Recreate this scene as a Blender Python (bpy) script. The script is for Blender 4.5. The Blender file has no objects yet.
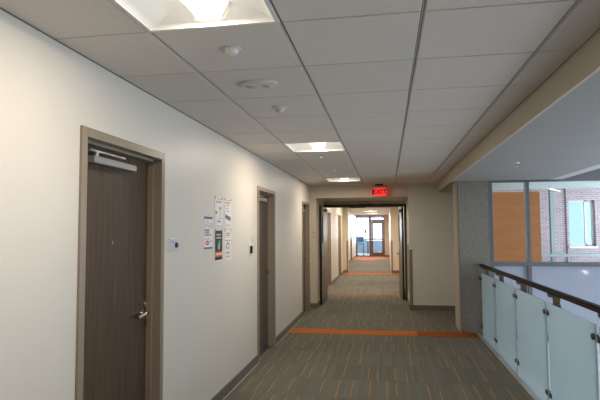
import bpy, bmesh, math, random
from mathutils import Vector, Matrix

random.seed(7)
S = bpy.context.scene
COL = S.collection

# ------------------------------------------------------------------ camera
CAM_H = 1.564
cam_data = bpy.data.cameras.new('camera')
cam_data.sensor_fit = 'HORIZONTAL'
cam_data.sensor_width = 36.0
cam_data.lens = 36.0 * 512.0 / 600.0
cam_data.clip_start = 0.05
cam_data.clip_end = 300
cam = bpy.data.objects.new('camera', cam_data)
COL.objects.link(cam)
YAW, PITCH, ROLL = 0.1677, 0.0599, -0.006
fw = Vector((-math.sin(YAW), math.cos(YAW), 0))
rt = Vector((math.cos(YAW), math.sin(YAW), 0))
up = Vector((0, 0, 1))
F = fw * math.cos(PITCH) + up * math.sin(PITCH)
U = up * math.cos(PITCH) - fw * math.sin(PITCH)
R2 = rt * math.cos(ROLL) + U * math.sin(ROLL)
U2 = U * math.cos(ROLL) - rt * math.sin(ROLL)
M = Matrix((R2, U2, -F)).transposed().to_4x4()
M.translation = (0, 0, CAM_H)
cam.matrix_world = M
S.camera = cam

# ------------------------------------------------------------------ view + world + large lights
S.view_settings.view_transform = 'Standard'
S.view_settings.look = 'None'
S.view_settings.gamma = 1.0
S.view_settings.use_curve_mapping = False
S.view_settings.exposure = 0.0

world = bpy.data.worlds.new('daylight')
S.world = world
world.use_nodes = True
wn = world.node_tree
wn.nodes.clear()
wo = wn.nodes.new('ShaderNodeOutputWorld')
wb = wn.nodes.new('ShaderNodeBackground')
wb.inputs['Color'].default_value = (0.80, 0.90, 1.0, 1)
wb.inputs['Strength'].default_value = 2.4
wn.links.new(wb.outputs[0], wo.inputs[0])


def area(name, loc, target, sx, sy, watts, color, spread=180):
    l = bpy.data.lights.new(name, 'AREA')
    l.shape = 'RECTANGLE'
    l.size = sx
    l.size_y = sy
    l.energy = watts
    l.color = color
    l.spread = math.radians(spread)
    o = bpy.data.objects.new(name, l)
    COL.objects.link(o)
    o.location = loc
    d = Vector(target) - Vector(loc)
    o.rotation_euler = d.to_track_quat('-Z', 'Y').to_euler()
    return o


SKY = (0.85, 0.91, 1.0)
# daylight entering through the tall atrium window, the lobby window and the far room window
area('atrium_daylight', (6.85, 3.0, 1.4), (0, 3.0, 0.9), 8.0, 5.0, 185, SKY)
area('atrium_daylight_low', (6.85, 3.0, -1.9), (0, 3.0, -1.0), 8.0, 2.6, 90, SKY)
area('lobby_daylight', (8.8, 12.0, 1.8), (3.5, 14.0, 1.2), 5.0, 2.6, 430, (0.78, 0.86, 1.0))
area('far_room_daylight', (-0.9, 35.7, 1.75), (-0.9, 26.0, 0.4), 3.4, 1.4, 650, (0.75, 0.87, 1.0))


# ------------------------------------------------------------------ materials
def mat(name, color, rough=0.6, metal=0.0, spec=0.5, emit=None, estr=0.0):
    m = bpy.data.materials.new(name)
    m.use_nodes = True
    b = m.node_tree.nodes['Principled BSDF']
    b.inputs['Base Color'].default_value = (*color, 1)
    b.inputs['Roughness'].default_value = rough
    b.inputs['Metallic'].default_value = metal
    b.inputs['Specular IOR Level'].default_value = spec
    if emit:
        b.inputs['Emission Color'].default_value = (*emit, 1)
        b.inputs['Emission Strength'].default_value = estr
    return m


def nodes(m):
    return m.node_tree.nodes, m.node_tree.links, m.node_tree.nodes['Principled BSDF']


def vary(m, c1, c2, scale=(1, 1, 1), detail=4, nscale=5.0, lo=0.3, hi=0.7, bump=0.0, bdist=0.002):
    """noise between two colours, optionally stretched and bumped"""
    n, l, b = nodes(m)
    tc = n.new('ShaderNodeTexCoord')
    mp = n.new('ShaderNodeMapping')
    mp.inputs['Scale'].default_value = scale
    nz = n.new('ShaderNodeTexNoise')
    nz.inputs['Scale'].default_value = nscale
    nz.inputs['Detail'].default_value = detail
    cr = n.new('ShaderNodeValToRGB')
    cr.color_ramp.elements[0].position = lo
    cr.color_ramp.elements[0].color = (*c1, 1)
    cr.color_ramp.elements[1].position = hi
    cr.color_ramp.elements[1].color = (*c2, 1)
    l.new(tc.outputs['Object'], mp.inputs['Vector'])
    l.new(mp.outputs[0], nz.inputs['Vector'])
    l.new(nz.outputs['Fac'], cr.inputs[0])
    l.new(cr.outputs[0], b.inputs['Base Color'])
    if bump:
        bp = n.new('ShaderNodeBump')
        bp.inputs['Strength'].default_value = bump
        bp.inputs['Distance'].default_value = bdist
        l.new(nz.outputs['Fac'], bp.inputs['Height'])
        l.new(bp.outputs[0], b.inputs['Normal'])
    return m


M_WALL = vary(mat('cream_wall_paint', (.72, .69, .62), .42, spec=.4), (.70, .65, .58), (.73, .68, .61), nscale=1.3, bump=.0)
M_TAN = vary(mat('tan_wall_paint', (.66, .58, .46), .6), (.65, .57, .45), (.68, .60, .48), nscale=1.5)
M_GREIGE = vary(mat('greige_wall_paint', (.50, .47, .40), .55), (.66, .66, .605), (.69, .69, .635), nscale=1.5)
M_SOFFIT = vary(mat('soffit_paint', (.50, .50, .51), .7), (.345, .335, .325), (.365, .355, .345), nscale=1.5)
M_BAND = vary(mat('soffit_fascia_paint', (.62, .50, .33), .6), (.56, .49, .39), (.58, .51, .41), nscale=1.5)
M_TILE = vary(mat('ceiling_tile', (.46, .44, .42), .9, spec=.2), (.70, .64, .58), (.75, .685, .625), nscale=90, detail=2, bump=.15, bdist=.001)
M_GRID = mat('ceiling_grid_dark', (.22, .20, .18), .6)
M_GRIDW = mat('ceiling_grid_light', (.62, .60, .57), .4)
M_BASE = vary(mat('rubber_base', (.16, .145, .125), .45), (.15, .135, .118), (.175, .16, .14), nscale=3)
M_TOE = mat('base_toe_pale', (.34, .32, .29), .5)
M_FRAME = vary(mat('taupe_metal_frame', (.28, .235, .185), .32, spec=.5), (.29, .232, .175), (.31, .25, .19), nscale=2)
M_DARKFRAME = vary(mat('dark_bronze_frame', (.075, .06, .048), .4), (.07, .056, .045), (.085, .068, .055), nscale=2)
M_WOOD = vary(mat('dark_walnut_door', (.08, .055, .04), .5, spec=.3), (.058, .036, .022), (.120, .078, .049), scale=(14, 14, .7), nscale=3.2, detail=6, lo=.25, hi=.75)
M_WOOD2 = vary(mat('olive_brown_door', (.10, .08, .055), .4), (.085, .067, .045), (.125, .10, .07), scale=(14, 14, .7), nscale=3.0, detail=6)
M_GLOSSWOOD = vary(mat('glossy_walnut_door', (.09, .06, .045), .3, spec=.45), (.075, .05, .035), (.125, .088, .062), scale=(14, 14, .7), nscale=3.2)
M_BWOOD = vary(mat('brown_wood_door', (.15, .085, .055), .4), (.13, .07, .045), (.18, .10, .065), scale=(12, 12, .8), nscale=3)
M_STEEL = mat('satin_steel', (.62, .61, .60), .22, metal=1)
M_DSTEEL = mat('dark_steel', (.10, .10, .11), .35, metal=.8)
M_ALU = mat('brushed_aluminium', (.58, .57, .56), .35, metal=.8)
M_GREY = mat('grey_paint_closer', (.20, .195, .19), .35, metal=.5)
M_CLOSER = mat('silver_closer', (.34, .33, .32), .35, metal=.5)
M_BLACK = mat('black_plastic', (.015, .015, .017), .4)
M_WHITE = mat('white_plastic', (.78, .77, .74), .4)
M_CEILDEV = mat('ceiling_white_plastic', (.66, .62, .57), .45)
M_PAPER = mat('white_paper', (.80, .79, .78), .35)
M_BRONZE = mat('oiled_bronze_rail', (.014, .011, .010), .5, spec=.12)
M_BRASS = mat('bronze_bracket', (.16, .115, .07), .33, metal=.75)
M_CONC = vary(mat('concrete', (.22, .22, .205), .8), (.20, .185, .158), (.265, .248, .215), nscale=22, detail=9, bump=.25, bdist=.002)
M_MULL = mat('grey_window_frame', (.17, .175, .19), .4, metal=.3)
M_ORANGE = vary(mat('orange_wood_panel', (.58, .20, .045), .45), (.46, .165, .045), (.53, .20, .06), scale=(.6, 1, 9), nscale=2.2, detail=5)
M_PLANK = vary(mat('rust_orange_strip', (.30, .085, .02), .9, spec=.1), (.38, .088, .010), (.58, .185, .030), scale=(.5, 26, 1), nscale=2.0, detail=2, lo=.4, hi=.6)
M_PLANK2 = vary(mat('dark_rust_strip', (.20, .05, .012), .9, spec=.1), (.19, .038, .006), (.38, .095, .018), scale=(.5, 26, 1), nscale=2.0, detail=2, lo=.4, hi=.6)
M_SPAN = mat('frosted_lavender_glass', (.44, .47, .58), .07, spec=.6)
M_PALE = mat('pale_green_white_paint', (.66, .72, .70), .5)
M_STEELPAINT = mat('pale_green_steel_paint', (.30, .36, .36), .45)
M_DRYWALL = mat('white_drywall', (.66, .67, .68), .7)
M_GUARD = mat('taupe_corner_guard', (.23, .20, .165), .45)
M_LAMPSHELL = mat('enamelled_reflector_glow', (.85, .83, .78), .4, emit=(1.0, .93, .82), estr=.18)  # own glow stands in for lamp light falling on the reflector
M_LAMPEND = mat('enamelled_reflector_end_glow', (.85, .83, .78), .4, emit=(1.0, .93, .82), estr=.06)  # weaker glow, standing in for the dimmer lamp light on the end plates
M_DIFF = mat('lamp_diffuser', (.9, .88, .84), .4, emit=(1.0, .94, .84), estr=2.6)
M_BASKET = mat('lamp_basket_edge', (.45, .42, .37), .5, emit=(1, .93, .82), estr=.22)
M_EXIT = mat('exit_red_face', (.75, .02, .02), .4, emit=(1.0, .035, .03), estr=1.15)
M_EXITL = mat('exit_dark_letters', (.06, .0, .0), .6, spec=.1)
M_BLUECH = mat('slate_blue_upholstery', (.09, .14, .25), .7)
M_BLUEWALL = mat('grey_blue_knee_wall', (.28, .34, .42), .7)
M_TABLE = mat('dark_blue_grey_table', (.10, .14, .20), .4)


def glass_mat(name, tint, mixf=.1):
    m = bpy.data.materials.new(name)
    m.use_nodes = True
    n, l = m.node_tree.nodes, m.node_tree.links
    n.clear()
    o = n.new('ShaderNodeOutputMaterial')
    t = n.new('ShaderNodeBsdfTransparent')
    t.inputs[0].default_value = (*tint, 1)
    g = n.new('ShaderNodeBsdfGlossy')
    g.inputs['Roughness'].default_value = .02
    f = n.new('ShaderNodeFresnel')
    f.inputs[0].default_value = 1.3
    mx = n.new('ShaderNodeMixShader')
    l.new(f.outputs[0], mx.inputs[0])
    l.new(t.outputs[0], mx.inputs[1])
    l.new(g.outputs[0], mx.inputs[2])
    l.new(mx.outputs[0], o.inputs[0])
    return m


M_GLASS = glass_mat('clear_glass', (.93, .96, .96))


def frosted_mat():
    m = bpy.data.materials.new('frosted_aqua_glass')
    m.use_nodes = True
    n, l = m.node_tree.nodes, m.node_tree.links
    n.clear()
    o = n.new('ShaderNodeOutputMaterial')
    d = n.new('ShaderNodeBsdfDiffuse')
    d.inputs[0].default_value = (.66, .79, .83, 1)
    t = n.new('ShaderNodeBsdfTranslucent')
    t.inputs[0].default_value = (.80, .93, .97, 1)
    a = n.new('ShaderNodeMixShader')
    a.inputs[0].default_value = .55
    g = n.new('ShaderNodeBsdfGlossy')
    g.inputs['Roughness'].default_value = .12
    f = n.new('ShaderNodeFresnel')
    f.inputs[0].default_value = 1.35
    b = n.new('ShaderNodeMixShader')
    l.new(d.outputs[0], a.inputs[1])
    l.new(t.outputs[0], a.inputs[2])
    l.new(f.outputs[0], b.inputs[0])
    l.new(a.outputs[0], b.inputs[1])
    l.new(g.outputs[0], b.inputs[2])
    l.new(b.outputs[0], o.inputs[0])
    return m


M_FROST = frosted_mat()
M_GEDGE = mat('green_glass_edge', (.07, .17, .16), .2)


def carpet_mat():
    m = mat('grey_green_carpet', (.12, .12, .1), .95, spec=.1)
    n, l, b = nodes(m)
    tc = n.new('ShaderNodeTexCoord')
    sp = n.new('ShaderNodeSeparateXYZ')
    l.new(tc.outputs['Object'], sp.inputs[0])

    def mth(op, a, c=None, v=None, v2=None):
        k = n.new('ShaderNodeMath')
        k.operation = op
        if a is not None:
            l.new(a, k.inputs[0])
        if c is not None:
            l.new(c, k.inputs[1])
        elif v is not None:
            k.inputs[1].default_value = v
        if v2 is not None:
            k.inputs[2].default_value = v2
        return k.outputs[0]

    def vec(x, y):
        c = n.new('ShaderNodeCombineXYZ')
        l.new(x, c.inputs[0])
        l.new(y, c.inputs[1])
        w = n.new('ShaderNodeTexWhiteNoise')
        w.noise_dimensions = '2D'
        l.new(c.outputs[0], w.inputs['Vector'])
        return w.outputs['Value'], w.outputs['Color']
    X, Y = sp.outputs[0], sp.outputs[1]
    row = mth('DIVIDE', Y, v=.61)
    rf = mth('FLOOR', row)
    rfr = mth('FRACT', row)
    # shift each row sideways a little
    u = mth('DIVIDE', X, v=.152)
    uf = mth('FLOOR', u)
    ufr = mth('FRACT', u)
    val, colr = vec(uf, rf)
    sc = n.new('ShaderNodeSeparateColor')
    l.new(colr, sc.inputs[0])
    # line position inside the cell
    pos = mth('MULTIPLY_ADD', sc.outputs[0], v=.7, v2=.15)
    dist = mth('ABSOLUTE', mth('SUBTRACT', ufr, pos))
    line = mth('LESS_THAN', dist, v=.030)
    present = mth('GREATER_THAN', sc.outputs[1], v=.15)
    start = mth('MULTIPLY', sc.outputs[2], v=.25)
    after = mth('GREATER_THAN', rfr, start)
    ln = mth('MULTIPLY_ADD', val, v=.45, v2=.55)
    before = mth('LESS_THAN', rfr, mth('ADD', start, ln))
    mask = mth('MULTIPLY', mth('MULTIPLY', line, present), mth('MULTIPLY', after, before))
    # fine stripes along the corridor
    st = mth('FLOOR', mth('DIVIDE', X, v=.019))
    sval, scol = vec(st, rf)
    tx = mth('FLOOR', mth('DIVIDE', X, v=.61))
    tval, tcol = vec(tx, rf)
    nz = n.new('ShaderNodeTexNoise')
    nz.inputs['Scale'].default_value = 160
    nz.inputs['Detail'].default_value = 2
    l.new(tc.outputs['Object'], nz.inputs['Vector'])
    fac = mth('ADD', mth('MULTIPLY', sval, v=.50), mth('MULTIPLY', tval, v=.22))
    fac = mth('ADD', fac, mth('MULTIPLY', nz.outputs['Fac'], v=.30))
    cr = n.new('ShaderNodeValToRGB')
    cr.color_ramp.elements[0].position = 0.1
    cr.color_ramp.elements[0].color = (.128, .125, .100, 1)
    cr.color_ramp.elements[1].position = .95
    cr.color_ramp.elements[1].color = (.178, .175, .148, 1)
    l.new(fac, cr.inputs[0])
    mx = n.new('ShaderNodeMix')
    mx.data_type = 'RGBA'
    l.new(mask, mx.inputs[0])
    l.new(cr.outputs[0], mx.inputs[6])
    mx.inputs[7].default_value = (.42, .215, .085, 1)
    l.new(mx.outputs[2], b.inputs['Base Color'])
    bp = n.new('ShaderNodeBump')
    bp.inputs['Strength'].default_value = .3
    bp.inputs['Distance'].default_value = .002
    l.new(nz.outputs['Fac'], bp.inputs['Height'])
    l.new(bp.outputs[0], b.inputs['Normal'])
    return m


M_CARPET = carpet_mat()


def brick_mat():
    m = mat('pink_red_brick', (.4, .25, .24), .85)
    n, l, b = nodes(m)
    tc = n.new('ShaderNodeTexCoord')
    mp = n.new('ShaderNodeMapping')
    mp.inputs['Rotation'].default_value = (math.radians(90), 0, 0)
    br = n.new('ShaderNodeTexBrick')
    br.inputs['Color1'].default_value = (.36, .24, .25, 1)
    br.inputs['Color2'].default_value = (.46, .33, .34, 1)
    br.inputs['Mortar'].default_value = (.56, .54, .57, 1)
    br.inputs['Scale'].default_value = 1.0
    br.inputs['Mortar Size'].default_value = .007
    br.inputs['Brick Width'].default_value = .155
    br.inputs['Row Height'].default_value = .055
    l.new(tc.outputs['Object'], mp.inputs['Vector'])
    l.new(mp.outputs[0], br.inputs['Vector'])
    l.new(br.outputs['Color'], b.inputs['Base Color'])
    return m


M_BRICK = brick_mat()


# ------------------------------------------------------------------ mesh building
class MB:
    def __init__(self):
        self.bm = bmesh.new()

    def box(self, x0, x1, y0, y1, z0, z1, bev=0.0):
        t = bmesh.new()
        bmesh.ops.create_cube(t, size=1)
        sx, sy, sz = abs(x1 - x0), abs(y1 - y0), abs(z1 - z0)
        for v in t.verts:
            v.co = Vector(((x0 + x1) / 2 + v.co.x * sx, (y0 + y1) / 2 + v.co.y * sy, (z0 + z1) / 2 + v.co.z * sz))
        if bev:
            bmesh.ops.bevel(t, geom=t.edges[:], offset=bev, segments=2, affect='EDGES', profile=.6)
        self.merge(t)
        return self

    def merge(self, t, mtx=None):
        if mtx is not None:
            bmesh.ops.transform(t, matrix=mtx, verts=t.verts[:])
        me = bpy.data.meshes.new('tmp')
        t.to_mesh(me)
        t.free()
        self.bm.from_mesh(me)
        bpy.data.meshes.remove(me)

    def cyl(self, p0, p1, r, r2=None, seg=16):
        p0, p1 = Vector(p0), Vector(p1)
        d = p1 - p0
        t = bmesh.new()
        bmesh.ops.create_cone(t, cap_ends=True, cap_tris=False, segments=seg, radius1=r, radius2=r if r2 is None else r2, depth=d.length)
        q = d.to_track_quat('Z', 'Y').to_matrix().to_4x4()
        self.merge(t, Matrix.Translation((p0 + p1) / 2) @ q)
        return self

    def lathe(self, prof, c=(0, 0, 0), seg=24, sx=1.0, sy=1.0):
        """profile of (radius, z) revolved about z"""
        t = bmesh.new()
        rings = []
        for r, z in prof:
            rings.append([t.verts.new((c[0] + sx * max(r, 1e-4) * math.cos(2 * math.pi * k / seg), c[1] + sy * max(r, 1e-4) * math.sin(2 * math.pi * k / seg), c[2] + z)) for k in range(seg)])
        for a, b in zip(rings, rings[1:]):
            for k in range(seg):
                t.faces.new((a[k], a[(k + 1) % seg], b[(k + 1) % seg], b[k]))
        t.faces.new(rings[0][::-1])
        t.faces.new(rings[-1])
        bmesh.ops.recalc_face_normals(t, faces=t.faces[:])
        self.merge(t)
        return self

    def prism(self, pts, axis, a0, a1):
        """polygon extruded along axis ('x','y','z'); pts are the two other coords in order"""
        t = bmesh.new()

        def mk(p, a):
            return {'x': (a, p[0], p[1]), 'y': (p[0], a, p[1]), 'z': (p[0], p[1], a)}[axis]
        v0 = [t.verts.new(mk(p, a0)) for p in pts]
        v1 = [t.verts.new(mk(p, a1)) for p in pts]
        t.faces.new(v0)
        t.faces.new(v1[::-1])
        for k in range(len(pts)):
            j = (k + 1) % len(pts)
            t.faces.new((v0[k], v1[k], v1[j], v0[j]))
        bmesh.ops.recalc_face_normals(t, faces=t.faces[:])
        self.merge(t)
        return self

    def tube(self, pts, r, seg=10):
        for a, b in zip(pts, pts[1:]):
            self.cyl(a, b, r, seg=seg)
        for p in pts[1:-1]:
            t = bmesh.new()
            bmesh.ops.create_uvsphere(t, u_segments=seg, v_segments=6, radius=r)
            self.merge(t, Matrix.Translation(p))
        return self

    def build(self, name, material, parent=None, smooth=False):
        me = bpy.data.meshes.new(name)
        self.bm.to_mesh(me)
        self.bm.free()
        mats = material if isinstance(material, (list, tuple)) else [material]
        for m in mats:
            me.materials.append(m)
        if smooth:
            for p in me.polygons:
                p.use_smooth = True
            try:
                me.set_sharp_from_angle(angle=math.radians(35))
            except Exception:
                pass
        o = bpy.data.objects.new(name, me)
        COL.objects.link(o)
        if parent:
            o.parent = parent
        return o


def tag(o, label=None, cat=None, group=None, kind=None):
    if label:
        o['label'] = label
    if cat:
        o['category'] = cat
    if group:
        o['group'] = group
    if kind:
        o['kind'] = kind
    return o


def empty(name, loc=(0, 0, 0), rz=0):
    o = bpy.data.objects.new(name, None)
    o.empty_display_size = .1
    COL.objects.link(o)
    o.location = loc
    o.rotation_euler.z = rz
    return o


def copy_tree(o, parent=None):
    c = o.copy()
    COL.objects.link(c)
    if parent:
        c.parent = parent
    for ch in list(o.children):
        copy_tree(ch, c)
    return c


def struct(name, mb, m, label=None, cat=None, smooth=False):
    return tag(mb.build(name, m, smooth=smooth), label, cat, kind='structure')


def text_mesh(name, body, size, m, parent, mtx, depth=.002):
    cu = bpy.data.curves.new(name, 'FONT')
    cu.body = body
    cu.size = size
    cu.align_x = 'CENTER'
    cu.align_y = 'CENTER'
    cu.extrude = depth
    cu.offset = .0035
    tmp = bpy.data.objects.new(name + '_tmp', cu)
    COL.objects.link(tmp)
    bpy.context.view_layer.update()
    dg = bpy.context.evaluated_depsgraph_get()
    me = bpy.data.meshes.new_from_object(tmp.evaluated_get(dg))
    bpy.data.objects.remove(tmp)
    me.transform(mtx)
    me.materials.clear()
    me.materials.append(m)
    o = bpy.data.objects.new(name, me)
    COL.objects.link(o)
    o.parent = parent
    return o


# ------------------------------------------------------------------ dimensions
H = 2.475          # tiled ceiling
T = .61            # tile module
XW = -1.54         # left wall
XB = .98           # ceiling edge / soffit fascia
ZS = 2.31          # soffit underside
XF = 1.30          # carpet edge at the railing
YE = 10.35         # end wall with the double doors
YD = 11.70         # double door frame
XL2, XR2 = -1.60, .43   # walls of the corridor beyond
YP = 19.1          # pilasters
Y31 = 31.0         # glazed end
YBACK = -6.5
A_X, Y_0 = -.4476, 2.144

# ------------------------------------------------------------------ floor
b = MB()
b.box(-2.4, XF, YBACK, 8.75, -.35, 0)
b.box(-2.4, 1.62, 8.75, Y31 + 5.2, -.35, 0)
struct('floor', b, M_CARPET, 'grey green carpet tiles with short orange dashes along the corridor', 'floor')
# lobby floor and ground floor of the atrium
struct('floor', MB().box(1.5, 9.2, 8.35, 18, -.35, 0), M_DRYWALL, 'pale floor of the lobby beyond the glass partition', 'floor')
struct('floor', MB().box(1.0, 7.2, YBACK, 8.6, -4.0, -3.8), M_DRYWALL, 'ground floor of the atrium below the railing', 'floor')
# accent strips set in the carpet
b = MB()
b.box(XW + .03, .42, 7.84, 8.20, 0, .003)
struct('trim_1', b, M_PLANK, 'bright rust orange carpet strip crossing the corridor before the double doors', 'carpet strip')
b = MB()
b.box(.42, 1.07, 7.84, 8.20, 0, .003)
b.box(1.07, XF, 7.84, 8.17, 0, .003)
struct('trim_2', b, M_PLANK2, 'darker rust strip running up to the concrete column', 'carpet strip')
struct('trim_3', MB().box(XL2 + .25, XR2 - .02, 12.68, 12.80, 0, .003), M_PLANK, 'thin orange strip on the carpet just past the double doors', 'carpet strip')
struct('trim_4', MB().box(XL2 + .02, XR2 - .02, 18.55, 19.08, 0, .003), M_PLANK, 'orange strip on the carpet between the far pilasters', 'carpet strip')
b = MB()
b.box(-1.84, .10, 28.2, 30.93, 0, .003)
b.box(-1.84, -.62, 27.2, 28.2, 0, .003)
struct('trim_5', b, M_PLANK, 'stepped orange carpet patch in front of the glazed end', 'carpet strip')
# aluminium edge of the floor slab along the railing
b = MB()
b.box(XF, XF + .055, -3.2, 8.17, -.30, .012)
b.box(XF + .055, XF + .13, -3.2, 8.17, -.30, -.10)
struct('trim_6', b, M_ALU, 'aluminium floor edge trim along the foot of the glass railing', 'trim')

# ------------------------------------------------------------------ left wall with door openings
TH = .20
DOORS = [(2.37, 3.36), (6.00, 6.96), (9.30, 10.16)]
DH = 2.11
b = MB()
ycur = YBACK
for y0, y1 in DOORS:
    b.box(XW - TH, XW, ycur, y0 + .02, 0, H + .05)
    b.box(XW - TH, XW, y0 + .02, y1 - .02, DH - .02, H + .05)
    ycur = y1 - .02
b.box(XW - TH, XW, ycur, YE + .1, 0, H + .05)
struct('wall_left', b, M_WALL, 'long cream wall with doors and notices on the left', 'wall')
# returns of the double door recess
b = MB()
b.box(XW - TH, -1.42, YE, YD + .12, 0, H + .05)
struct('wall_recess_left', b, M_TAN, 'tan wall return left of the double doors', 'wall')
b = MB()
b.box(.43, 1.62, YE, YE + .12, 0, H + .05)
b.box(.43, .55, YE + .12, YD + .12, 0, H + .05)
struct('wall_recess_right', b, M_GREIGE, 'greige wall between the double doors and the concrete column', 'wall')
b = MB()
b.box(-1.42, .43, YE, YE + .12, 2.225, H + .05)
b.box(-1.42, .43, YE + .12, YD + .12, 2.225, 2.30)
b.box(-1.42, .43, YD, YD + .12, 2.15, 2.225)
struct('wall_header', b, M_TAN, 'tan header wall above the double doors', 'wall')
b = MB()
b.box(1.56, 1.62, 8.3, YE, 0, H)
struct('wall_behind_column', b, M_GREIGE, 'greige wall behind the column', 'wall')

# far corridor walls
FD = [(13.75, 14.70), (16.95, 17.90)]
b = MB()
ycur = YD + .12
for y0, y1 in FD:
    b.box(XL2 - TH, XL2, ycur, y0 + .02, 0, H + .05)
    b.box(XL2 - TH, XL2, y0 + .02, y1 - .02, DH - .02, H + .05)
    ycur = y1 - .02
b.box(XL2 - TH, XL2, ycur, YP, 0, H + .05)
struct('wall_far_left', b, M_WALL, 'cream left wall of the corridor beyond the double doors', 'wall')
struct('wall_far_right', MB().box(XR2, XR2 + .15, YD + .12, YP, 0, H + .05), M_GREIGE, 'greige right wall beyond the double doors', 'wall')
b = MB()
b.box(XL2 - .35, -1.44, YP, YP + .45, 0, H + .05)
b.box(.14, XR2 + .15, YP, YP + .45, 0, H + .05)
b.box(-1.44, .14, YP, YP + .45, 2.38, H + .05)
struct('wall_pilasters', b, M_TAN, 'tan pilasters and beam narrowing the far corridor', 'wall')
FD3 = (26.2, 27.2)
b = MB()
b.box(-2.05, -1.85, YP + .45, FD3[0] + .02, 0, H + .05)
b.box(-2.05, -1.85, FD3[0] + .02, FD3[1] - .02, DH - .02, H + .05)
b.box(-2.05, -1.85, FD3[1] - .02, Y31, 0, H + .05)
struct('wall_far_end_left', b, M_WALL, 'cream left wall leading to the glazed end', 'wall')
struct('wall_far_end_right', MB().box(.12, .3, YP + .45, Y31, 0, H + .05), M_WALL, 'cream right wall leading to the glazed end', 'wall')
b = MB()
b.box(-.14, .3, Y31, Y31 + .12, 0, H + .05)
b.box(-2.05, -.14, Y31, Y31 + .12, 2.42, H + .05)
struct('wall_far_end', b, M_TAN, 'tan wall around the glazed end', 'wall')
# far room
b = MB()
b.box(-3.6, 1.8, 35.8, 36, 0, .95)
b.box(-3.6, 1.8, 35.8, 36, 2.45, 2.8)
b.box(-3.8, -3.6, Y31 + .12, 36, 0, 2.8)
b.box(1.6, 1.8, Y31 + .12, 36, 0, 2.8)
struct('wall_far_room', b, M_BLUEWALL, 'grey blue knee wall under the bright windows at the far end', 'wall')
struct('ceiling_far_room', MB().box(-3.8, 1.8, Y31 + .12, 36, 2.7, 2.8), M_DRYWALL)
b = MB()
b.box(-3.6, -2.4, Y31 + .12, 36, -.35, 0)
b.box(1.62, 1.8, Y31 + .12, 36, -.35, 0)
struct('floor', b, M_CARPET, 'carpet at the sides of the far room', 'floor')
b = MB()
for x in (-3.6, -2.2, -.85, .5, 1.6):
    b.box(x - .03, x + .03, 35.84, 35.92, .95, 2.45)
b.box(-3.6, 1.6, 35.84, 35.92, .95, 1.0)
b.box(-3.6, 1.6, 35.84, 35.92, 2.4, 2.45)
o = struct('window_3', b, M_WHITE, 'bright window band of the far room', 'window')
MB().box(-3.6, 1.6, 35.87, 35.88, 1.0, 2.4).build('window_pane', M_GLASS, o)

# wall behind the viewer
b = MB()
b.box(XW - TH, 7.3, YBACK - .2, YBACK, -4, 5.6)
struct('wall_back', b, M_WALL, 'cream wall closing the corridor behind', 'wall')

# ------------------------------------------------------------------ baseboards
def baseboard(name, segs, label):
    bb = MB()
    for s in segs:
        bb.box(*s, 0, .10)
    o = struct(name, bb, M_BASE, label, 'baseboard')
    return o


segs = [(XW, XW + .012, YBACK, 2.37), (XW, XW + .012, 3.36, 6.0), (XW, XW + .012, 6.96, 9.3), (XW, XW + .012, 10.16, YE)]
o = baseboard('baseboard_left', segs, 'dark taupe baseboard along the cream left wall')
b = MB()
for s in segs:
    b.box(s[1] , s[1] + .014, s[2], s[3], 0, .006)
b.build('baseboard_toe', M_TOE, o)
baseboard('baseboard_back', [(XW, -1.42, YE - .012, YE), (-1.42, -1.408, YE, YD - .02), (.43, 1.56, YE - .012, YE), (.418, .43, YE, YD - .02)], 'dark baseboard around the double door recess')
baseboard('baseboard_far', [(XL2, XL2 + .012, YD + .12, 13.75), (XL2, XL2 + .012, 14.7, 16.95), (XL2, XL2 + .012, 17.9, YP), (XL2, -1.44, YP - .012, YP),
                            (XR2 - .012, XR2, YD + .12, YP), (.14, XR2, YP - .012, YP), (-1.85, -1.838, YP + .45, 26.2), (-1.85, -1.838, 27.2, Y31),
                            (.108, .12, YP + .45, Y31), (-.14, .12, Y31 - .012, Y31)], 'dark baseboards of the far corridor')

# ------------------------------------------------------------------ ceiling: tegular tiles hung in a grid
LROWS = [(-7, -6), (-1, 0), (5, 6), (11, 12)]        # tile rows between two transverse lines
LIGHT_Y = [Y_0 - 7 * T, Y_0 - T, Y_0 + 5 * T, Y_0 + 11 * T]     # near edge of each fixture
FAR_LIGHT_Y = [13.4, 17.06, 20.7, 24.4, 28.0]
xs = [XW, A_X - T, A_X, A_X + T, A_X + 2 * T, XB]


def tiles(bb, xs, ys, holes):
    g1, g2, d = .0065, .004, .007
    for i in range(len(xs) - 1):
        for j in range(len(ys) - 1):
            x0, x1, y0, y1 = xs[i], xs[i + 1], ys[j], ys[j + 1]
            if any(abs(x0 - hx) < .02 and abs(y0 - hy) < .05 for hx, hy in holes):
                continue
            t = bmesh.new()
            ax0 = x0 + (g1 if i else .006)
            ax1 = x1 - (g1 if i < len(xs) - 2 else .006)
            ay0, ay1 = y0 + g2, y1 - g2
            c = .006
            top = [t.verts.new(p) for p in ((ax0, ay0, H + d), (ax1, ay0, H + d), (ax1, ay1, H + d), (ax0, ay1, H + d))]
            bot = [t.verts.new(p) for p in ((ax0 + c, ay0 + c / 2, H), (ax1 - c, ay0 + c / 2, H), (ax1 - c, ay1 - c / 2, H), (ax0 + c, ay1 - c / 2, H))]
            t.faces.new(bot[::-1])
            for k in range(4):
                q = (k + 1) % 4
                t.faces.new((top[k], bot[k], bot[q], top[q]))
            t.faces.new(top)
            bmesh.ops.recalc_face_normals(t, faces=t.faces[:])
            bb.merge(t)


def ceil_holes(xs, ys, holes, z):
    """backing slab above the tiles, leaving the fixture openings free"""
    bb = MB()
    for i in range(len(xs) - 1):
        for j in range(len(ys) - 1):
            if any(abs(xs[i] - hx) < .02 and abs(ys[j] - hy) < .05 for hx, hy in holes):
                continue
            bb.box(xs[i], xs[i + 1], ys[j], ys[j + 1], z, z + .02)
    return bb


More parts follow.
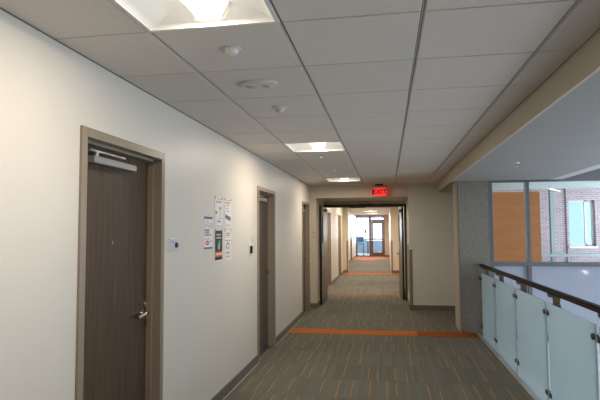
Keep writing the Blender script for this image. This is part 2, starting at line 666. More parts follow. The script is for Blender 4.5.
ys = [Y_0 + k * T for k in range(-14, 14)] + [YE]
holes = [(A_X - T, y) for y in LIGHT_Y]
b = MB()
tiles(b, xs, ys, holes)
struct('ceiling', b, M_TILE, 'grey acoustic ceiling tiles above the corridor', 'ceiling')
b = ceil_holes(xs, ys, holes, H + .008)
struct('ceiling_grid', b, M_GRID, 'dark grid lines between the ceiling tiles', 'ceiling grid')
# pale flanges of the long runners
b = MB()
for x in xs[1:-1]:
    b.box(x - .004, x + .0005, ys[0], YE, H + .001, H + .008)
struct('ceiling_runner', b, M_GRIDW, 'pale metal runners of the ceiling grid', 'ceiling grid')
# wall angle
struct('trim_7', MB().box(XW, XW + .012, YBACK, YE, H - .002, H + .004), M_GRID, 'dark wall angle where the ceiling meets the left wall', 'trim')
# corridor beyond
xs2 = [-1.95, A_X - 2 * T, A_X - T, A_X, A_X + T, .45]
ys2 = [YD + .12] + sorted([y for y in FAR_LIGHT_Y] + [y + T for y in FAR_LIGHT_Y] + [12.4, 12.9, 14.6, 15.2, 15.8, 16.4, 18.3, 18.9, 19.5, 20.1, 21.9, 22.5, 23.1, 23.7, 25.6, 26.2, 26.8, 27.4, 29.2, 29.8, 30.4]) + [Y31]
holes2 = [(A_X - T, y) for y in FAR_LIGHT_Y]
b = MB()
tiles(b, xs2, ys2, holes2)
struct('ceiling', b, M_TILE, 'acoustic ceiling tiles of the far corridor', 'ceiling')
struct('ceiling_grid', ceil_holes(xs2, ys2, holes2, H + .008), M_GRID)

# soffit beside the tiled ceiling, over the railing
b = MB()
b.box(XB, XB + .02, YBACK, YE, ZS, H + .02)
struct('trim_8', b, M_BAND, 'warm cream fascia where the tiled ceiling drops to the soffit', 'fascia')
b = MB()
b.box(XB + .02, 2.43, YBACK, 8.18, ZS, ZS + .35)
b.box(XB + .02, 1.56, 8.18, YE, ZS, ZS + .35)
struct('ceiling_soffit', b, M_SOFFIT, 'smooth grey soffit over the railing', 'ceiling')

# ------------------------------------------------------------------ concrete column
b = MB()
b.box(1.085, 1.53, 8.18, 8.75, 0, ZS, bev=.006)
column = struct('column', b, M_CONC, 'square concrete column at the end of the glass railing', 'column')
b = MB()
b.box(1.0775, 1.0845, 8.21, 8.75, 0.003, ZS)  # thin sheet that colours in the light falling on the concrete's left side
struct('wall_column_lit_side', b, vary(mat('column_lit_concrete', (.45,.41,.35), .7), (.40, .375, .325), (.46, .43, .37), nscale=8), 'concrete column side with the light on it coloured in', 'wall')

# ------------------------------------------------------------------ glass partition beside the column
YG = 8.20
part = empty('window_1', (1.53, YG, 0))
tag(part, 'grey framed glass partition beyond the railing', 'window', kind='structure')
b = MB()
b.box(0, .065, 0, .12, -3.8, ZS)          # jamb
b.box(.065, 5.5, 0, .12, 2.285, ZS + .0)   # head
b.box(.065, 5.5, 0, .12, 1.01, 1.07)      # transom
b.box(.065, 5.5, 0, .12, -.10, 0)
for x in (.553, 2.5, 4.4):
    b.box(x, x + .048, 0, .12, -3.8, -.10)
    b.box(x, x + .048, 0, .12, 0, 1.01)
    b.box(x, x + .048, 0, .12, 1.07, 2.285)
b.build('window_frame', M_MULL, part)
b = MB()
for x0, x1 in ((.065, .553), (.601, 2.5), (2.56, 4.4), (4.46, 5.5)):
    b.box(x0, x1, .055, .065, 1.07, 2.285)
b.build('window_pane', M_GLASS, part)
b = MB()
for x0, x1 in ((.065, .553), (.601, 2.5), (2.56, 4.4), (4.46, 5.5)):
    b.box(x0, x1, .05, .07, 0, 1.01)
o = b.build('frosted_pane', M_SPAN, part)
o['label'] = 'frosted lavender lower pane'
struct('wall_below_partition', MB().box(1.595, 7.1, YG + .02, YG + .10, -3.8, -.10), M_DRYWALL, 'pale wall under the glass partition', 'wall')
struct('wall_atrium_header', MB().box(1.53, 7.2, YG, YG + .2, ZS, 5.6), M_MULL, 'grey wall above the glass partition', 'wall')

# atrium shell: ceiling and tall window on the right
struct('ceiling_atrium', MB().box(XB, 7.4, YBACK, YG + .2, 5.4, 5.6), M_DRYWALL, 'high white atrium ceiling', 'ceiling')
b = MB()
b.box(2.43, 2.60, YBACK, YG, ZS, 5.4)
struct('wall_atrium_left', b, M_DRYWALL, 'upper white wall of the atrium', 'wall')
b = MB()
b.box(7.0, 7.15, YBACK, YG, -3.8, -3.2)
b.box(7.0, 7.15, YBACK, YG, 4.2, 5.4)
b.box(7.0, 7.15, YBACK, -1.0, -3.2, 4.2)
b.box(7.0, 7.15, 7.0, YG, -3.2, 4.2)
b.box(7.0, 7.15, -1.0, 7.0, -.5, -.1)
struct('wall_right', b, M_DRYWALL, 'white atrium wall around the tall window', 'wall')
b = MB()
for y in (-1.0, 1.0, 3.0, 5.0, 6.95):
    b.box(7.03, 7.09, y, y + .05, -3.2, 4.2)
for z in (-3.2, -.1, 1.4, 2.8, 4.15):
    b.box(7.03, 7.09, -1.0, 7.0, z, z + .05)
o = struct('window_2', b, M_MULL, 'tall atrium curtain wall window', 'window')
MB().box(7.055, 7.065, -1.0, 7.0, -3.2, 4.2).build('window_pane', M_GLASS, o)
struct('wall_atrium_lower', MB().box(1.0, 1.15, YBACK, 8.3, -3.8, -.35), M_DRYWALL, 'pale ground floor wall below the corridor', 'wall')

# ------------------------------------------------------------------ lobby beyond the partition
b = MB()
b.box(1.7, 3.33, 12.0, 12.12, 0, 2.40)
orange = tag(b.build('wall_panel', M_ORANGE), 'orange wood wall panel in the lobby seen through the glass partition', 'wall panel')
b = MB()
for z in (.62, 1.24, 1.86):
    b.box(1.7, 3.33, 11.998, 12.001, z, z + .004)
b.build('panel_seam', mat('panel_seam', (.38, .12, .03), .6), orange)
struct('ceiling_lobby', MB().box(1.62, 9.2, 8.42, 12.6, 2.62, 2.9), M_PALE, 'pale lobby ceiling above the orange panel', 'ceiling')
struct('ceiling_lobby_far', MB().box(1.62, 9.2, 12.6, 18, 3.02, 3.2), M_PALE, 'higher pale ceiling before the brick wall', 'ceiling')
struct('trim_9', MB().box(1.62, 9.2, 12.5, 12.6, 2.50, 3.02), M_PALE, 'pale bulkhead between the two lobby ceilings', 'trim')
b = MB()
b.box(1.62, 5.16, 16.05, 16.3, 0, 3.05)
struct('wall_brick_back', b, M_BRICK, 'pink brick wall behind the steel post', 'wall')
WX0, WX1, WZ0, WZ1 = 5.22, 5.93, 1.07, 2.40
b = MB()
b.box(5.16, WX0, 16.0, 16.3, 0, 3.05)
b.box(WX1, 9.2, 16.0, 16.3, 0, 3.05)
b.box(WX0, WX1, 16.0, 16.3, 0, WZ0)
b.box(WX0, WX1, 16.0, 16.3, WZ1, 3.05)
struct('wall_brick', b, M_BRICK, 'pink brick wall holding the pale blue window', 'wall')
win = empty('window_4', (0, 16.0, 0))
tag(win, 'pale blue window set in the brick wall', 'window', kind='structure')
b = MB()
b.box(WX0, WX0 + .04, .12, .2, WZ0, WZ1)
b.box(WX1 - .05, WX1, .12, .2, WZ0, WZ1)
b.box(WX0, WX1, .12, .2, WZ0, WZ0 + .05)
b.box(WX0, WX1, .12, .2, WZ1 - .04, WZ1)
b.box(WX1 - .24, WX1 - .19, .12, .2, WZ0, WZ1)
b.build('window_frame', M_WHITE, win)
MB().box(WX0 - .03, WX1 + .03, -.06, .12, WZ0 - .06, WZ0).build('window_sill', M_WHITE, win)
MB().box(WX0, WX1, .155, .165, WZ0, WZ1).build('window_pane', glass_mat('pale_blue_glass', (.60, .70, .73)), win)
b = MB()
b.box(3.2, 9.2, 15.2, 15.35, .80, .88, bev=.01)
for x in (3.4, 5.0, 6.6, 8.2):
    b.box(x, x + .05, 15.25, 15.3, 0, .80)
tag(b.build('ledge_rail', M_STEELPAINT), 'pale horizontal ledge rail in front of the brick wall', 'rail')
post = empty('steel_post', (4.64, 15.6, 0))
tag(post, 'pale green steel post standing before the brick wall', 'post')
b = MB()
b.box(-.052, .052, -.07, -.055, .012, 3.02)
b.box(-.052, .052, .055, .07, .012, 3.02)
b.box(-.012, .012, -.055, .055, .012, 3.02)
b.build('post_shaft', M_STEELPAINT, post)
MB().box(-.12, .12, -.12, .12, 0, .012).build('base_plate', M_STEELPAINT, post)
struct('wall_lobby_right', MB().box(9.1, 9.2, 14.6, 18, 0, 3.05), M_DRYWALL, 'white lobby side wall', 'wall')


def linear_light(x0, y0, z0, x1, y1, z1, label):
    t = empty('linear_light', (x0, y0, z0))
    tag(t, label, 'light')
    d = Vector((x1 - x0, y1 - y0, 0))
    L = d.length
    t.rotation_euler.z = math.atan2(d.y, d.x)
    MB().box(0, L, -.05, .05, 0, .06, bev=.008).build('housing', M_GREY, t)
    MB().box(.02, L - .02, -.042, .042, -.006, 0).build('diffuser', mat('linear_diffuser', (.9, .9, .88), .4, emit=(1, .97, .9), estr=1.3), t)
    for q in (.25, L - .25):
        MB().cyl((q, 0, .06), (q, 0, 3.018 - z0), .004, seg=6).build('suspension_wire', M_STEEL, t)
    return t


linear_light(4.15, 14.1, 2.62, 4.75, 15.2, 2.62, 'short white linear light hanging by the steel post')
linear_light(5.2, 13.4, 2.62, 7.2, 13.4, 2.62, 'long dark linear light hanging before the brick wall')


# ------------------------------------------------------------------ doors
def lever(parent, x, y, z, toward=-1, deadbolt=False, sgn=1):
    """lever handle on a face looking to +x (sgn=1) or -x; lever points along y*toward"""
    b = MB()
    b.cyl((x, y, z), (x + .012 * sgn, y, z), .034, seg=24)
    b.cyl((x + .010 * sgn, y, z), (x + .050 * sgn, y, z), .011, seg=14)
    b.tube([(x + .050 * sgn, y, z), (x + .054 * sgn, y + .04 * toward, z + .003), (x + .052 * sgn, y + .085 * toward, z - .001), (x + .045 * sgn, y + .125 * toward, z - .006)], .0125)
    b.build('door_handle', M_STEEL, parent, smooth=True)
    if deadbolt:
        b = MB()
        b.cyl((x, y, z + .062), (x + .012 * sgn, y, z + .062), .022, seg=24)
        b.box(x + (.012 if sgn > 0 else -.034), x + (.034 if sgn > 0 else -.012), y - .010, y + .010, z + .048, z + .078, bev=.002)
        b.build('deadbolt', M_STEEL, parent, smooth=True)


def closer(parent, x, y0, y1, z, m=None):
    """slim surface closer on a +x facing leaf: body, and the arm folded along the head"""
    b = MB()
    b.box(x, x + .055, y0, y1, z - .020, z + .020, bev=.005)
    b.build('closer_body', m or M_CLOSER, parent)
    b = MB()
    b.cyl((x + .03, y0 + .06, z + .020), (x + .03, y0 + .06, z + .046), .011, seg=12)
    b.box(x + .018, x + .042, y0 - .02, y1 - .12, z + .044, z + .054)
    b.build('closer_arm', M_ALU, parent)


def hinges(parent, x, y, zs=(.25, 1.05, 1.86)):
    for z in zs:
        MB().cyl((x, y, z - .055), (x, y, z + .055), .007, seg=10).build('hinge', M_STEEL, parent, smooth=True)


def left_door(name, xw, y0, y1, label, leafmat, framemat, viewer=False, dead=False, clos=True, kick=False, handle=True):
    t = empty(name, (xw, y0, 0))
    tag(t, label, 'door', kind='structure')
    W = y1 - y0
    f = .05
    # frame: profile with a raised face and a stop
    b = MB()
    for a, c in ((0, f), (W - f, W)):
        b.box(-.205, .014, a, c, 0, DH, bev=.0025)
    b.box(-.205, .014, f, W - f, DH - f, DH, bev=.0025)
    b.box(-.085, -.045, f, f + .016, 0, DH - f)
    b.box(-.085, -.045, W - f - .016, W - f, 0, DH - f)
    b.box(-.085, -.045, f, W - f, DH - f - .016, DH - f)
    b.build('door_frame', framemat, t)
    b = MB()
    b.box(-.132, -.088, f + .003, W - f - .003, .008, DH - f - .004)
    b.build('door_leaf', leafmat, t)
    xl = -.088
    if handle:
        lever(t, xl, W - f - .085, 1.02, -1, dead)
    if clos:
        closer(t, xl, f + .14, f + .62, DH - f - .095)
    if viewer:
        b = MB()
        b.cyl((xl, W * .5 - .02, 1.50), (xl + .006, W * .5 - .02, 1.50), .009, seg=12)
        b.build('door_viewer', M_STEEL, t)
    if kick:
        MB().box(xl, xl + .002, f + .03, W - f - .03, .03, .27).build('kick_plate', mat('dull_kick_plate', (.17, .16, .15), .35, metal=.7), t)
    hinges(t, xl + .004, f + .006)
    MB().box(-.20, -.05, f, W - f, 0, .007).build('threshold', M_DARKFRAME, t)
    return t


left_door('door_1', XW, *DOORS[0], 'nearest dark walnut door with peephole and silver closer in a taupe frame', M_WOOD, M_FRAME, viewer=True, dead=True)
left_door('door_2', XW, *DOORS[1], 'middle olive brown door with kick plate, just beyond the notices', M_WOOD2, M_FRAME, kick=True)
left_door('door_3', XW, *DOORS[2], 'narrow looking brown door next to the double doors', M_WOOD2, M_FRAME, clos=True)
left_door('door_5', XL2, *FD[0], 'brown door just past the open double doors', M_WOOD2, M_FRAME, clos=False)
left_door('door_6', XL2, *FD[1], 'grey brown door before the far left pilaster', M_WOOD2, M_FRAME, clos=False)
left_door('door_7', -1.85, *FD3, 'dark door far down the corridor past the pilasters', M_WOOD, M_FRAME, clos=False)

# double doors
dd = empty('door_4', (0, YD, 0))
tag(dd, 'open pair of dark double doors under the red exit sign', 'door', kind='structure')
b = MB()
b.box(-1.42, -1.37, 0, .12, 0, 2.16, bev=.003)
b.box(.38, .43, 0, .12, 0, 2.16, bev=.003)
b.box(-1.37, .38, 0, .12, 2.105, 2.16, bev=.003)
b.box(-1.37, .38, .045, .075, 2.09, 2.105)
b.build('door_frame', M_DARKFRAME, dd)
# left leaf swung towards the viewer, lying along the recess wall
ll = empty('door_leaf', (0, 0, 0))
ll.parent = dd


def leaf(parent, name_mat, sgn):
    """leaf from the hinge (local origin) along +x, thickness in y; vision lite near the free end"""
    W, t = .87, .045
    lx0, lx1, z0, z1 = .66, .76, 1.30, 1.93
    b = MB()
    b.box(0, lx0, -t / 2, t / 2, .01, 2.09)
    b.box(lx1, W, -t / 2, t / 2, .01, 2.09)
    b.box(lx0, lx1, -t / 2, t / 2, .01, z0)
    b.box(lx0, lx1, -t / 2, t / 2, z1, 2.09)
    b.build('leaf_panel', name_mat, parent)
    b = MB()
    for s in (-1, 1):
        ya, yb = (s * t / 2, s * (t / 2 + .006))
        b.box(lx0 - .015, lx0, ya, yb, z0 - .015, z1 + .015)
        b.box(lx1, lx1 + .015, ya, yb, z0 - .015, z1 + .015)
        b.box(lx0, lx1, ya, yb, z0 - .015, z0)
        b.box(lx0, lx1, ya, yb, z1, z1 + .015)
    b.build('vision_frame', M_DARKFRAME, parent)
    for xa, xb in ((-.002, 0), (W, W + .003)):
        MB().box(xa, xb, -t / 2 - .001, t / 2 + .001, .012, 2.088).build('shaded_edge_guard', M_BLACK, parent)  # black strip: edge guard with the shade on the leaf edge painted in
    MB().box(lx0, lx1, -.004, .004, z0, z1).build('vision_pane', M_GLASS, parent)
    b = MB()
    for s in (-1, 1):
        b.box(W - .105, W - .035, min(s * t / 2, s * (t / 2 + .01)), max(s * t / 2, s * (t / 2 + .01)), .92, 1.08, bev=.003)
        b.cyl((W - .07, s * (t / 2 + .012), 1.0), (W - .07, s * (t / 2 + .055), 1.0), .012, seg=12)
        b.tube([(W - .07, s * (t / 2 + .055), 1.0), (W - .13, s * (t / 2 + .058), 1.003), (W - .19, s * (t / 2 + .05), .995)], .014)
    b.build('door_handle', M_STEEL, parent, smooth=True)
    b = MB()
    b.box(.06, .36, sgn * t / 2, sgn * (t / 2 + .05), 1.98, 2.04, bev=.005)
    b.build('closer_body', M_GREY, parent)


# (thing > leaf > details: three levels)
ll.location = (-1.381, -.02, 0)
ll.rotation_euler.z = math.radians(-90.6)
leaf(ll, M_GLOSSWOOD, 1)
rl = empty('door_leaf', (0, 0, 0))
rl.parent = dd
rl.location = (.352, .145, 0)
rl.rotation_euler.z = math.radians(93.6)
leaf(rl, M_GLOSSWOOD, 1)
b = MB()
b.box(-.62, -.30, -.055, 0, 2.11, 2.155, bev=.004)
b.box(-.85, -.48, -.02, -.01, 2.075, 2.088)
b.box(-.12, .1, -.05, 0, 2.11, 2.15, bev=.004)
b.build('closer_body', M_BLACK, dd)

# ------------------------------------------------------------------ glazed end of the far corridor
ge = empty('window_5', (0, Y31, 0))
tag(ge, 'brown framed glazing with a glass door at the far end of the corridor', 'window', kind='structure')
b = MB()
for x0, x1 in ((-1.85, -1.80), (-1.06, -.94), (-.19, -.14)):
    b.box(x0, x1, .02, .12, 0, 2.42)
b.box(-1.80, -1.06, .02, .12, 2.36, 2.42)
b.box(-1.80, -1.06, .02, .12, 2.10, 2.14)
b.box(-1.80, -1.06, .02, .12, 0, .06)
b.box(-.94, -.19, .02, .12, 2.36, 2.42)
b.box(-.94, -.19, .02, .12, 2.10, 2.19)
b.build('window_frame', M_BWOOD, ge)
b = MB()
b.box(-1.80, -1.06, .06, .07, .06, 2.10)
b.box(-1.80, -1.06, .06, .07, 2.14, 2.36)
b.box(-.94, -.19, .06, .07, 2.19, 2.36)
b.build('window_pane', M_GLASS, ge)
dr = empty('door_leaf')
dr.parent = ge
b = MB()
b.box(-.935, -.83, .04, .085, .01, 2.095)
b.box(-.30, -.195, .04, .085, .01, 2.095)
b.box(-.83, -.30, .04, .085, .01, .25)
b.box(-.83, -.30, .04, .085, 1.98, 2.095)
b.build('leaf_panel', M_BWOOD, dr)
MB().box(-.83, -.30, .058, .064, .25, 1.98).build('vision_pane', M_GLASS, dr)
lb = MB()
lb.cyl((-.88, .04, 1.02), (-.88, .0, 1.02), .012, seg=10)
lb.tube([(-.88, .0, 1.02), (-.78, -.005, 1.02)], .011)
lb.build('door_handle', M_STEEL, dr)
tag(MB().box(-1.33, -1.22, Y31 + .052, Y31 + .058, 1.40, 1.60).build('glass_notice', mat('grey_notice', (.35, .36, .37), .5)), 'small grey notice stuck on the glass beside the far door', 'notice')

# far room furniture
ch = empty('high_chair', (-1.70, 33.1, 0), math.radians(8))
tag(ch, 'slate blue high chair behind the far glazing', 'chair')
b = MB()
b.box(-.24, .24, .17, .22, .80, 1.14, bev=.02)
b.build('backrest', M_BLUECH, ch)
MB().box(-.24, .24, -.22, .22, .68, .74, bev=.02).build('seat', M_BLUECH, ch)
for sx in (-1, 1):
    for sy in (-1, 1):
        z1 = .68
        b = MB()
        b.cyl((sx * .22, sy * .20, 0), (sx * .19, sy * .17, z1), .013, seg=8)
        if sy > 0:
            b.cyl((sx * .19, sy * .17, z1), (sx * .19, .19, .84), .012, seg=8)
        b.build('leg', M_DSTEEL, ch)
tb = empty('high_table', (-.70, 34.0, 0))
tag(tb, 'dark high table beside the slate blue chair', 'table')
MB().box(-.60, .60, -.35, .35, .86, .90, bev=.008).build('tabletop', M_TABLE, tb)
for sx in (-1, 1):
    for sy in (-1, 1):
        MB().box(sx * .55 - .025, sx * .55 + .025, sy * .30 - .025, sy * .30 + .025, 0, .86).build('leg', M_DSTEEL, tb)

# ------------------------------------------------------------------ railing
rail = empty('glass_railing', (1.40, 0, 0))
tag(rail, 'frosted glass railing with a dark bronze handrail along the atrium edge', 'railing')
POSTS = [8.10] + [7.11 - 1.11 * k for k in range(0, 10)]
b = MB()
b.prism([(-.026, 1.014), (-.025, 1.038), (-.018, 1.046), (.018, 1.046), (.025, 1.038), (.026, 1.014), (.020, 1.003), (-.020, 1.003)], 'y', POSTS[-1] - .05, 8.16)
hr = b.build('handrail', M_BRONZE, rail)
b = MB()
b.box(-.0275, -.0255, POSTS[-1] - .05, 8.16, 1.021, 1.027)
b.build('handrail_inlay', mat('warm_rail_inlay', (.07, .045, .028), .5, spec=.2), hr)
post0 = None
for k, y in enumerate(POSTS):
    if k == 0:
        b = MB()
        b.box(.030, .095, -.030, -.018, -.28, .90)
        b.box(.030, .095, .018, .030, -.28, .90)
        b.box(.040, .085, -.018, .018, .84, .90)
        b.box(.040, .085, -.018, .018, -.28, -.20)
        post0 = b.build('post', M_DSTEEL, rail)
        post0.location = (0, y, 0)
        # bronze gusset from the post up to the handrail
        b = MB()
        b.prism([(.040, .90), (.095, .90), (.098, .955), (.098, .985), (.070, 1.003), (.0, 1.003), (-.008, .985), (.0, .965), (.038, .955)], 'y', -.0075, .0075)
        b.build('bracket', M_BRASS, post0)
        for z in (.83, .12):
            for s_ in (-1, 1):
                c = MB()
                c.lathe([(.001, -.032), (.018, -.032), (.023, -.027), (.023, -.019), (.010, -.018), (.010, -.006), (.020, -.005), (.020, .004), (.010, .006), (.010, .045), (.001, .046)], seg=20)
                bmesh.ops.transform(c.bm, matrix=Matrix.Translation((0, s_ * .056, z)) @ Matrix.Rotation(math.radians(90), 4, 'Y'), verts=c.bm.verts[:])
                c.box(.038, .052, min(0, s_ * .064), max(0, s_ * .064), z - .012, z + .012)
                c.build('clamp', M_DSTEEL, post0, smooth=True)
    else:
        c = copy_tree(post0, rail)
        c.location = (0, y, 0)
    if k < len(POSTS) - 1:
        y1, y0 = y - .034, POSTS[k + 1] + .034
        MB().box(-.018, -.006, y0, y1, -.08, .918, bev=.0015).build('glass_panel', M_FROST, rail)

# ------------------------------------------------------------------ ceiling fixtures
def troffer():
    t = empty('ceiling_light')
    s = T
    # frame flange (thin lip flush with the tiles)
    b = MB()
    w = .018
    b.box(0, s, 0, w, -.003, .004)
    b.box(0, s, s - w, s, -.003, .004)
    b.box(0, w, w, s - w, -.003, .004)
    b.box(s - w, s, w, s - w, -.003, .004)
    b.build('trim_frame', M_WHITE, t)
    # curved side reflectors running along y
    h = .085
    n = 10
    cx = s / 2
    prof = []
    for k in range(n + 1):
        a = k / n
        prof.append((w + (cx - .085 - w) * a, h * math.sin(a * math.pi / 2)))
    for side in (0, 1):
        bb = bmesh.new()
        pv = []
        for x, z in prof:
            xx = x if side == 0 else s - x
            pv.append((bb.verts.new((xx, w, z)), bb.verts.new((xx, s - w, z))))
        for p, q in zip(pv, pv[1:]):
            bb.faces.new((p[0], q[0], q[1], p[1]))
        m = MB()
        m.merge(bb)
        m.build('reflector', M_LAMPSHELL, t, smooth=True)
    # end plates, sloping in
    for y0, y1 in ((w, w + .03), (s - w, s - w - .03)):
        m = MB()
        e = bmesh.new()
        v = [e.verts.new(p) for p in ((w, y0, 0), (s - w, y0, 0), (s - w - .04, y1, h), (w + .04, y1, h))]
        e.faces.new(v)
        m.merge(e)
        m.build('end_plate', M_LAMPEND, t)
    # central basket: trapezoid diffuser hanging in the middle with a solid rim
    m = MB()
    m.prism([(cx - .085, h), (cx - .055, .022), (cx + .055, .022), (cx + .085, h)], 'y', .06, s - .06)
    m.build('diffuser', M_DIFF, t)
    for y in (.052, s - .060):
        m = MB()
        m.prism([(cx - .10, h), (cx - .062, .014), (cx + .062, .014), (cx + .10, h), (cx + .088, h), (cx + .054, .024), (cx - .054, .024), (cx - .088, h)], 'y', y, y + .008)
        m.build('basket_rim', M_BASKET, t)
    # closed housing above
    m = MB()
    m.box(0, s, 0, s, h + .001, h + .02)
    m.box(0, .004, 0, s, .004, h + .001)
    m.box(s - .004, s, 0, s, .004, h + .001)
    m.box(.004, s - .004, 0, .004, .004, h + .001)
    m.box(.004, s - .004, s - .004, s, .004, h + .001)
    m.build('housing', M_WHITE, t)
    return t


LAMP_W = 19.0


def lamp_under(x, y, w=LAMP_W):
    l = bpy.data.lights.new('troffer_lamp', 'AREA')
    l.shape = 'RECTANGLE'
    l.size = .11
    l.size_y = .46
    l.energy = w
    l.color = (1.0, .855, .69)
    o = bpy.data.objects.new('troffer_lamp', l)
    COL.objects.link(o)
    o.location = (x + T / 2, y + T / 2, H + .019)
    return o


tro = troffer()
lab = ['square recessed ceiling light furthest from the exit sign, before the nearest door', 'large lit ceiling light cut by the top edge of the photo',
       'lit square ceiling light above the second door', 'lit square ceiling light nearest the exit sign']
far_lab = ['first lit ceiling light past the double doors', 'second lit ceiling light past the double doors, before the beam', 'ceiling light just beyond the far pilasters',
           'ceiling light over the middle of the far corridor end', 'ceiling light closest to the glazed end']
for k, y in enumerate(LIGHT_Y + FAR_LIGHT_Y):
    t = tro if k == 0 else copy_tree(tro)
    t.location = (A_X - T, y, H)
    tag(t, (lab + far_lab)[k], 'ceiling light', 'recessed square ceiling lights')
    lamp_under(A_X - T, y, LAMP_W * (.82 if y < 3 else 1.08 if y < 11 else 2.7))

# small ceiling devices
def dome(loc, label):
    t = empty('sensor_dome', loc)
    tag(t, label, 'sensor')
    MB().lathe([(.001, 0), (.046, 0), (.046, -.004), (.042, -.007), (.001, -.007)]).build('base_ring', M_CEILDEV, t, smooth=True)
    MB().lathe([(.035, -.007), (.033, -.018), (.027, -.026), (.016, -.031), (.001, -.032)]).build('dome', mat('translucent_white_dome', (.70, .69, .67), .35), t, smooth=True)
    return t


def sprinkler(loc, label, m=M_CEILDEV):
    t = empty('ceiling_sprinkler', loc)
    tag(t, label, 'sprinkler')
    MB().lathe([(.001, 0), (.040, 0), (.038, -.005), (.020, -.009), (.001, -.009)]).build('escutcheon', m, t, smooth=True)
    b = MB()
    b.cyl((0, 0, -.009), (0, 0, -.022), .010, seg=12)
    b.box(-.013, -.009, -.003, .003, -.042, -.018)
    b.box(.009, .013, -.003, .003, -.042, -.018)
    b.cyl((0, 0, -.042), (0, 0, -.045), .018, seg=16)
    b.build('nozzle', M_ALU, t)
    return t


def smoke(loc, label):
    t = empty('smoke_detector', loc)
    tag(t, label, 'smoke detector')
    MB().lathe([(.001, 0), (.056, 0), (.056, -.008), (.050, -.012), (.001, -.012)]).build('base_ring', M_CEILDEV, t, smooth=True)
    MB().lathe([(.040, -.012), (.036, -.024), (.016, -.040), (.001, -.043)]).build('housing', mat('aged_white_plastic', (.62, .58, .50), .45), t, smooth=True)
    return t


dome((-.75, 2.42, H), 'white dome sensor on the ceiling just past the large light')
osp = empty('emergency_light', (-.77, 3.03, H))
tag(osp, 'flat oval white emergency light with two small lenses on the ceiling', 'emergency light')
MB().lathe([(.001, 0), (.125, 0), (.124, -.010), (.108, -.020), (.001, -.023)], seg=36, sx=1.0, sy=.62).build('housing', M_CEILDEV, osp, smooth=True)
for sx in (-1, 1):
    MB().lathe([(.028, -.019), (.026, -.026), (.001, -.029)], c=(sx * .050, 0, 0)).build('lens', mat('grey_lens', (.42, .42, .41), .3), osp, smooth=True)
smoke((-.77, 3.66, H), 'cone shaped smoke detector between the oval lamp and the second ceiling light')
sprinkler((-.76, 6.06, H), 'small sprinkler head just past the second ceiling light')
smoke((-.79, 7.61, H), 'round smoke detector before the ceiling light nearest the exit sign')
sprinkler((-.70, 9.85, H), 'sprinkler head just past the ceiling light nearest the exit sign')
cp = empty('concealed_sprinkler', (-.12, 4.15, H))
tag(cp, 'tiny flat sprinkler cover plate alone in the middle of the tiled ceiling', 'sprinkler')
MB().lathe([(.001, 0), (.034, 0), (.033, -.003), (.001, -.004)]).build('cover_plate', M_TILE, cp, smooth=True)
sprinkler((1.44, 6.05, ZS), 'metal sprinkler head under the grey soffit over the railing', M_ALU)

# ------------------------------------------------------------------ exit sign
ex = empty('exit_sign', (-.135, 10.20, 0))
tag(ex, 'red lit EXIT sign hanging at the ceiling above the double doors', 'exit sign')
MB().box(-.085, .075, -.03, .03, 2.44, H, bev=.004).build('canopy', M_BLACK, ex)
MB().box(-.15, .15, -.035, .035, 2.395, 2.44, bev=.005).build('housing', mat('silver_grey_housing', (.36, .35, .34), .4, metal=.3), ex)
MB().box(-.125, .135, -.008, .008, 2.245, 2.395).build('face', M_EXIT, ex)
MB().box(-.14, -.125, -.012, .012, 2.25, 2.395).build('side_clip', M_BLACK, ex)
mt = Matrix.Translation((.005, -.009, 2.318)) @ Matrix.Rotation(math.radians(90), 4, 'X')
text_mesh('letters', 'EXIT', .135, M_EXITL, ex, mt, .002)

# ------------------------------------------------------------------ wall notices (left wall, facing +x)
C_BLUE = mat('print_blue', (.10, .14, .34), .5)
C_BLACK = mat('print_black', (.02, .02, .025), .5)
C_RED = mat('print_red', (.55, .06, .05), .5)
C_GREY = mat('print_grey', (.32, .33, .37), .5)
C_ORANGE = mat('print_orange', (.75, .16, .05), .5)
C_GREEN = mat('print_green', (.08, .45, .20), .5)
C_SLATE = mat('print_slate', (.12, .12, .20), .5)
C_WHITE = mat('print_white', (.82, .82, .82), .5)


